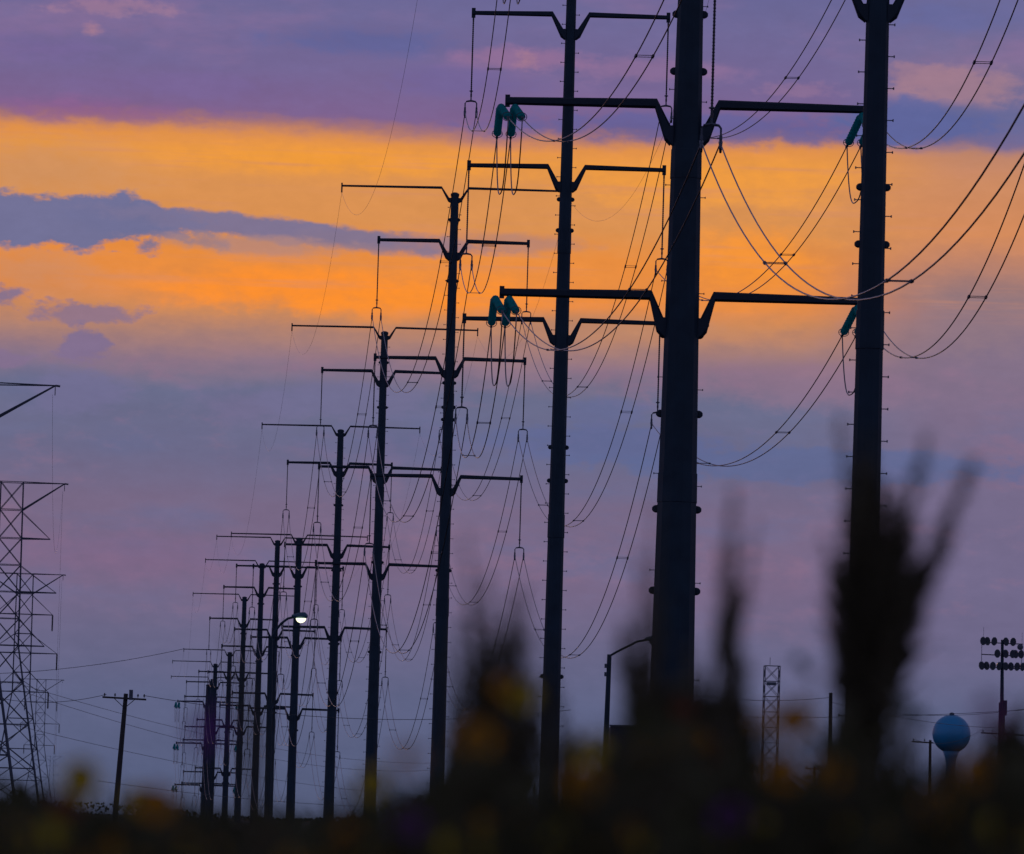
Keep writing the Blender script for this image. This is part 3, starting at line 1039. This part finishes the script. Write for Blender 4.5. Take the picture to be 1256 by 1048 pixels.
# ------------------------------------------------------------------ meadow in the foreground
PROFILE = [(-200, 985), (0, 986), (60, 988), (110, 1006), (250, 1012), (330, 1016), (430, 1012), (500, 1000), (540, 985), (570, 945), (610, 925), (650, 965), (690, 990), (720, 985),
           (750, 950), (790, 905), (850, 885), (900, 905), (935, 955), (1000, 978), (1025, 925), (1060, 900), (1090, 940), (1120, 975), (1170, 985), (1200, 955), (1256, 920), (1500, 920)]


def prof_y(x):
    for (x0, y0), (x1, y1) in zip(PROFILE, PROFILE[1:]):
        if x0 <= x <= x1:
            return y0 + (y1 - y0) * (x - x0) / (x1 - x0)
    return 985 if x < 0 else 930


rm = random.Random(21)
ms, ml = MB(), MB()
for k in range(5600):
    d = rm.uniform(5.2, 11) if k % 3 else rm.uniform(5.2, 24)
    xx = rm.uniform(-.115 * d - .35, .115 * d + .35)
    px_ = 628 + xx / d * FPX
    hz = 1013 + (px_ - 628) * math.tan(ROLL)
    y_ = prof_y(px_) + abs(rm.gauss(0, 1)) * 38 - 14
    ztop = max(.35, CAM_H + (hz - y_) / FPX * d)
    base = Vector((xx + rm.gauss(0, .05), d, 0)); tp = Vector((xx, d + rm.gauss(0, .04), ztop))
    mid = base.lerp(tp, .55) + Vector((rm.gauss(0, .02), rm.gauss(0, .02), 0))
    ms.tube([base, mid, tp], [.004, .003, .0015], 3, False)
    for q in range(9):
        t = .35 + .65 * (q + rm.random()) / 9
        p = base.lerp(tp, t)
        ml.leaf(p, Vector((rm.gauss(0, 1), rm.gauss(0, 1), rm.uniform(.3, 1.6))), rm.uniform(.03, .075), rm.uniform(.008, .02), rm)
o = ms.build('meadow_stems', M_STEM, stuff=True)
o = ml.build('meadow_leaves', M_LEAF, stuff=True)
gb = MB()
for k in range(9000):
    d = 3.0 + rm.random() ** 1.6 * 70
    a = rm.uniform(-1.1, 1.1)
    p = Vector((math.sin(a) * d, math.cos(a) * d, 0))
    if abs(p.x) < .1 * p.y + .1 and d < 5:
        hmax = .3
    else:
        hmax = .72
    gb.leaf(p, Vector((rm.gauss(0, .25), rm.gauss(0, .25), 1)), rm.uniform(.3, hmax), .012 + d * .0008, rm)
o = gb.build('meadow_grass', M_LEAF, stuff=True)
rq = random.Random(31)
for nm, m_, cnt in (('meadow_yellow_blooms', M_YEL, 420), ('meadow_orange_blooms', M_ORG, 520)):
    b = MB()
    for k in range(cnt):
        d = rq.uniform(5.4, 13)
        xx = rq.uniform(-.13 * d - .5, .13 * d + .5)
        px_ = 628 + xx / d * FPX
        hz = 1013 + (px_ - 628) * math.tan(ROLL)
        yb_ = max(prof_y(px_) + 24, 1004) + abs(rq.gauss(0, 1)) * 26
        z = max(.3, CAM_H + (hz - yb_) / FPX * d)
        c = Vector((xx, d, z)); nrm = Vector((rq.gauss(0, .5), -1, rq.uniform(0, 1))).normalized()
        x, y = basis(nrm); r0 = rq.uniform(.008, .017)
        for q in range(6):
            a_ = q * PI / 3
            e1 = x * math.cos(a_) + y * math.sin(a_); e2 = y * math.cos(a_) - x * math.sin(a_)
            b.quad(c, c + e1 * r0 * .6 + e2 * r0 * .4, c + e1 * r0, c + e1 * r0 * .6 - e2 * r0 * .4)
    b.build(nm, m_, stuff=True)


# tall plume plants: several feathery spikes on one root
def plume_plant(spikes, foot, D, label, seed, dens=1.0):
    rp_ = random.Random(seed)
    f = at(foot[0], foot[1], D); base = Vector((f.x, D, 0))
    root = thing('plume_plant', label, 'plant', base, 0, 'tall blurred plume plants')
    fork = f - base
    sm_ = MB(); sm_.tube([(0, 0, 0), fork * .5 + Vector((.01, 0, 0)), fork], [.011, .009, .008], 6)
    for k in range(10):
        t = .3 + .065 * k
        sm_.leaf(fork * t, Vector((rp_.gauss(0, 1), rp_.gauss(0, 1), .7)), .14, .03, rp_)
    sm_.build('stem', M_STEM, root)
    for (x, y, r_low, r_top, nl) in spikes:
        tp = at(x, y, D + rp_.gauss(0, .08)) - base
        st0 = fork * rp_.uniform(.90, 1.0)
        mid = st0.lerp(tp, .5) + Vector(((tp.x - st0.x) * -.14, 0, 0))
        b = MB()
        pts = [st0.lerp(mid, t).lerp(mid.lerp(tp, t), t) for t in [i / 10 for i in range(11)]]
        b.tube(pts, [.005 - .0040 * i / 10 for i in range(11)], 4, False)
        for k in range(int(nl * dens * 1.15)):
            t = rp_.random() ** .9
            i = min(9, int(t * 10)); p = pts[i].lerp(pts[i + 1], t * 10 - i)
            ax = (pts[i + 1] - pts[i]).normalized()
            env = min(1.0, .35 + 2.2 * t) * (1.0 if t < .6 else max(.25, 1 - (t - .6) * 1.6))
            rr = (r_low + (r_top - r_low) * t) / FPX * D * env * rp_.uniform(.5, 1.15)
            o_ = Vector((rp_.gauss(0, 1), rp_.gauss(0, 1), rp_.gauss(0, .3))).normalized() * rr * min(1.9, abs(rp_.gauss(0, .75)))
            b.leaf(p + o_ * .4, o_.normalized() * .7 + ax * .9, rp_.uniform(.5, 1.2) * max(rr, .006), .005 + rr * .14, rp_)
        b.build('plume', M_PLUME, root)


plume_plant([(1031, 510, 28, 18, 480), (1058, 570, 48, 32, 1000), (1078, 590, 48, 32, 1000), (1046, 620, 52, 36, 1000), (1136, 535, 28, 24, 620), (1100, 600, 40, 28, 800), (1112, 650, 46, 32, 900), (1128, 690, 44, 30, 800), (1066, 530, 30, 20, 500), (1012, 660, 30, 20, 420), (1070, 820, 38, 30, 500),
             (1020, 690, 36, 26, 380), (1085, 730, 50, 40, 600), (1035, 780, 40, 30, 400)],
            (1062, 905), 7.4, 'tall dark bushy plume plant in front of the nearest pole', 1, .68)
plume_plant([(1196, 566, 26, 22, 680), (1146, 670, 24, 18, 380)], (1076, 850), 7.1, 'slanting spike plant leaning right, beside the tallest plume plant', 11)
plume_plant([(570, 650, 22, 12, 190), (596, 705, 30, 20, 320), (628, 725, 30, 20, 340), (652, 760, 24, 16, 220), (556, 770, 24, 16, 200), (612, 790, 42, 34, 460), (585, 820, 42, 34, 460), (642, 720, 34, 24, 240), (575, 730, 34, 24, 240), (660, 820, 30, 24, 200)],
            (602, 985), 6.8, 'feathery plume plant between the fourth and third poles', 2, .62)
plume_plant([(899, 600, 24, 17, 480), (886, 670, 22, 14, 280), (928, 640, 18, 11, 130), (905, 720, 22, 14, 240)], (890, 900), 7.0, 'slim dark spike plant right of the thickest pole', 3)
plume_plant([(806, 600, 15, 10, 100), (786, 680, 24, 15, 220), (766, 760, 26, 18, 220), (812, 730, 24, 15, 220)], (792, 930), 6.4, 'thin faint spike plant at the thickest pole\'s left side', 4)
plume_plant([(845, 790, 34, 20, 260), (862, 830, 40, 28, 330), (826, 835, 44, 28, 330), (905, 820, 28, 18, 170), (880, 760, 18, 12, 90)], (846, 980), 7.6, 'dense dark plume clump hiding the thickest pole\'s foot', 5)
plume_plant([(284, 770, 18, 12, 60), (300, 790, 16, 12, 60), (318, 840, 16, 12, 50)], (312, 1030), 5.0, 'single wispy faint stem before the far cluster of poles', 6)
plume_plant([(1236, 900, 34, 20, 180), (1258, 860, 34, 20, 200), (1212, 920, 26, 16, 110)], (1235, 985), 7.2, 'low leafy plume plant at the right edge', 7)
plume_plant([(672, 780, 18, 12, 70), (690, 850, 22, 14, 120), (708, 890, 22, 14, 120), (660, 860, 24, 14, 120)], (690, 985), 7.0, 'short plume plant beside the slim third pole\'s foot', 8)
plume_plant([(960, 850, 16, 12, 50), (940, 890, 24, 16, 110), (975, 900, 22, 14, 90)], (958, 1000), 6.6, 'short wispy plume plant below the lattice mast', 9)
plume_plant([(1120, 890, 20, 14, 80), (1150, 930, 26, 18, 130), (1100, 850, 18, 12, 70)], (1120, 1000), 6.9, 'short plume plant left of the blue water tank', 10)

plume_plant([(1042, 860, 40, 30, 500), (1070, 850, 40, 30, 500), (1028, 880, 36, 24, 400), (1088, 900, 32, 22, 300)], (1055, 1040), 7.2, 'dense low plume plant at the nearest pole\'s foot', 12)
plume_plant([(650, 780, 26, 16, 260), (668, 840, 30, 18, 260), (632, 820, 34, 24, 380), (645, 880, 36, 26, 380)], (640, 1000), 6.9, 'leafy plume plant close left of the slim third pole', 13, .7)
plume_plant([(545, 800, 22, 14, 180), (566, 750, 24, 14, 220), (580, 860, 36, 26, 400), (560, 890, 34, 24, 320)], (562, 1000), 7.1, 'leafy plume plant just right of the fourth pole', 14, .7)
plume_plant([(760, 780, 26, 16, 260), (740, 900, 26, 16, 120), (775, 860, 34, 24, 300), (800, 800, 34, 24, 360), (815, 850, 44, 32, 560)], (785, 1000), 7.3, 'leafy plume plant over the flat-roofed building\'s left end', 15)
plume_plant([(918, 810, 24, 14, 160), (932, 890, 24, 16, 130), (900, 780, 32, 20, 320), (885, 840, 44, 32, 560), (912, 860, 36, 26, 420)], (898, 1000), 7.2, 'leafy plume plant over the flat-roofed building\'s right end', 16)
plume_plant([(1195, 925, 22, 14, 130), (1178, 955, 26, 18, 160), (1212, 905, 26, 16, 180), (1240, 880, 32, 20, 260)], (1200, 1030), 7.0, 'leafy plume plant between the water tank and floodlight mast', 17)

plume_plant([(1160, 915, 24, 14, 150), (1178, 905, 26, 16, 200), (1168, 935, 34, 24, 260), (1150, 940, 30, 20, 180)], (1166, 1030), 7.1, 'leafy plume plant hiding the water tank\'s stem', 18)

plume_plant([(1095, 830, 14, 9, 40), (1112, 870, 16, 10, 50), (1128, 850, 12, 8, 30), (1138, 905, 18, 12, 70)], (1112, 1020), 6.6, 'loose thin twiggy plant between the tallest plume plant and the water tank', 19)
plume_plant([(1206, 850, 14, 9, 40), (1222, 880, 16, 10, 60), (1196, 890, 14, 9, 50)], (1210, 1020), 6.7, 'loose thin twiggy plant before the floodlight mast', 20)

# flowers
def petal_ring(n, r0, r1, wd, droop, material, name='petal_ring'):
    b = MB()
    for k in range(n):
        a = 2 * PI * k / n
        d = Vector((math.cos(a), math.sin(a), 0)); t = Vector((-math.sin(a), math.cos(a), 0))
        z1, z2 = .003, -droop
        p = [d * r0 - t * wd * .25, d * r0 + t * wd * .25, d * (r0 + (r1 - r0) * .6) + t * wd * .5, d * r1 + t * wd * .22, d * r1 - t * wd * .22, d * (r0 + (r1 - r0) * .6) - t * wd * .5]
        zz = [0, 0, z1, z2, z2, z1]
        i = len(b.v)
        b.v += [(q.x, q.y, q.z + z) for q, z in zip(p, zz)]
        b.f += [(i, i + 1, i + 2, i + 5), (i + 5, i + 2, i + 3, i + 4)]
    return b.mesh(name, material)


PET = {k: petal_ring(10, .006, .024, .014, .006, m_) for k, m_ in (('yellow', M_YEL), ('orange', M_ORG), ('rust', M_RUST), ('purple', M_PUR), ('magenta', M_PINK))}
db = MB(); db.lathe((0, 0, -.006), (0, 0, 1), [(.004, 0), (.010, .003), (.010, .008), (.006, .013), (.001, .015)], 10)
DISC = db.mesh('disc', M_DISC, True)
FLOWERS = [
    (100, 955, 6.6, .98, 'yellow', 'blurred yellow flower between the lattice towers and the leaning wooden pole'),
    (82, 985, 6.8, .8, 'rust', 'dull rust flower low under the leftmost yellow bloom'),
    (190, 984, 6.6, .95, 'orange', 'blurred orange flower just right of the leaning wooden pole\'s foot'),
    (172, 978, 7.2, .8, 'yellow', 'small yellow flower touching the orange one by the leaning pole'),
    (250, 892, 4.6, .62, 'purple', 'faint purple bloom over the far cluster of poles'),
    (455, 960, 6.8, .85, 'yellow', 'blurred yellow flower at the fifth pole\'s foot'),
    (498, 930, 5.0, .55, 'orange', 'faint pale orange bloom between the fifth and fourth poles'),
    (500, 1008, 6.1, .72, 'purple', 'purple flower low between the fifth and fourth poles'),
    (585, 905, 6.4, .95, 'orange', 'dark orange flower low on the feathery plume plant'),
    (622, 843, 6.2, .85, 'orange', 'orange flower high on the feathery plume plant'),
    (642, 852, 6.1, .75, 'yellow', 'yellow flower touching the high orange one on the plume'),
    (722, 918, 6.8, .95, 'yellow', 'yellow flower left of the unlit street lamp\'s post'),
    (716, 960, 6.4, .9, 'orange', 'orange flower below the yellow one near the unlit lamp post'),
    (806, 912, 7.0, 1.1, 'orange', 'dark orange flower before the flat-roofed building'),
    (838, 868, 7.4, .55, 'rust', 'rust flower at the thickest pole\'s foot'),
    (880, 925, 7.2, .65, 'rust', 'rust flower before the right end of the flat-roofed building'),
    (974, 880, 6.2, .95, 'orange', 'bright orange flower just right of the lattice mast'),
    (938, 880, 6.0, .6, 'orange', 'dim orange flower over the left side of the lattice mast'),
    (962, 945, 6.0, .8, 'orange', 'pale orange flower below the lattice mast'),
    (1018, 948, 6.2, .7, 'orange', 'dim orange flower at the plain wooden pole\'s foot'),
    (894, 1000, 6.1, .78, 'purple', 'purple flower low in the dark foliage right of the thickest pole'),
    (1145, 985, 6.3, 1.05, 'orange', 'largest orange flower, below the blue water tank'),
    (1200, 945, 6.4, .9, 'orange', 'orange flower between the water tank and floodlight mast'),
    (1216, 872, 4.8, .5, 'magenta', 'faint magenta bloom before the floodlight mast'),
    (1190, 1008, 7.2, .8, 'purple', 'small purple flower in the dark lower right foliage'),
    (110, 1038, 6.6, 1.4, 'orange', 'orange flower at the bottom edge, leftmost'),
    (215, 1040, 6.8, 1.1, 'orange', 'orange flower at the bottom edge below the far cluster of poles'),
    (330, 1040, 7.0, 1.0, 'rust', 'rust flower at the bottom edge below the lit street lamp'),
    (430, 1030, 6.6, 1.1, 'orange', 'orange flower at the bottom edge below the fifth pole'),
    (570, 1032, 6.8, 1.2, 'yellow', 'yellow flower at the bottom edge below the feathery plume plant'),
    (690, 1040, 7.2, .9, 'rust', 'rust flower at the bottom edge below the third pole'),
    (855, 905, 7.6, .8, 'orange', 'small orange flower in the dark clump at the thickest pole\'s foot'),
    (20, 1035, 6.9, 1.2, 'yellow', 'yellow flower in the bottom left corner'),
]
rf = random.Random(9)
for x, y, D, sz, kind, label in FLOWERS:
    if y > 860:
        D *= .90
    p = at(x, y, D)
    base = Vector((p.x + rf.gauss(0, .06), D + rf.gauss(0, .05), 0))
    root = thing('wildflower', label, 'flower', base, 0, 'blurred wildflowers in the foreground')
    t = p - base
    b = MB(); b.tube([(0, 0, 0), t * .5 + Vector((rf.gauss(0, .02), 0, 0)), t - Vector((0, 0, .01))], [.0035, .003, .002], 5); b.build('stem', M_STEM, root)
    b = MB()
    for k in range(8):
        b.leaf(t * (.15 + .09 * k), Vector((rf.gauss(0, 1), rf.gauss(0, 1), .8)), rf.uniform(.05, .10), .016, rf)
    b.build('foliage', M_LEAF, root)
    tilt = Vector((rf.uniform(-.5, .5), -1.0, rf.uniform(.1, .9))).to_track_quat('Z', 'Y').to_euler()
    ring = part('petal_ring', PET[kind], root, t, tilt, (sz, sz, sz))
    part('disc', DISC, ring)

for i, (x, y, D, sz, lab) in enumerate(((1112, 866, 7.0, 10, 'small round grey-green bud left of the water tank, upper'), (1130, 882, 7.1, 11, 'small round grey-green bud left of the water tank, lower'),
                                        (980, 810, 7.0, 8, 'small dim bud above the lattice mast\'s right, upper'), (992, 823, 7.0, 7, 'small dim bud above the lattice mast\'s right, lower'))):
    p = at(x, y, D); fx = at(1075 if i < 2 else 1035, 960, D)
    base = Vector((fx.x, D, 0))
    root = thing('bud_stalk', lab, 'bud', base, 0, 'small buds on thin stalks')
    t = p - base; k = Vector((0, 0, fx.z * .9))
    b = MB(); b.tube([(0, 0, 0), k, k.lerp(t, .6) + Vector((0, 0, .01)), t], [.003, .002, .0012, .001], 4); b.build('stem', M_STEM, root)
    r = sz / FPX * D
    b = MB(); b.lathe(t - Vector((0, 0, r)), (0, 0, 1), [(r * .1, 0), (r * .75, r * .4), (r, r), (r * .75, r * 1.6), (r * .1, r * 2)], 8); b.build('bud_head', M_BUD, root, True)

# ------------------------------------------------------------------ evening haze
HAZE = 0.00020
if HAZE > 0:
    hb = MB()
    hb.box((0, 900, 27), (4200, 6200, 56))
    hm_ = bpy.data.materials.new('evening_haze'); hm_.use_nodes = True
    nt = hm_.node_tree; nt.nodes.clear()
    pv = nt.nodes.new('ShaderNodeVolumePrincipled')
    pv.inputs['Color'].default_value = (.50, .80, 1.0, 1)
    pv.inputs['Density'].default_value = HAZE
    pv.inputs['Anisotropy'].default_value = 0.2
    out = nt.nodes.new('ShaderNodeOutputMaterial'); nt.links.new(pv.outputs[0], out.inputs['Volume'])
    ho = hb.build('haze', hm_); ho['kind'] = 'stuff'
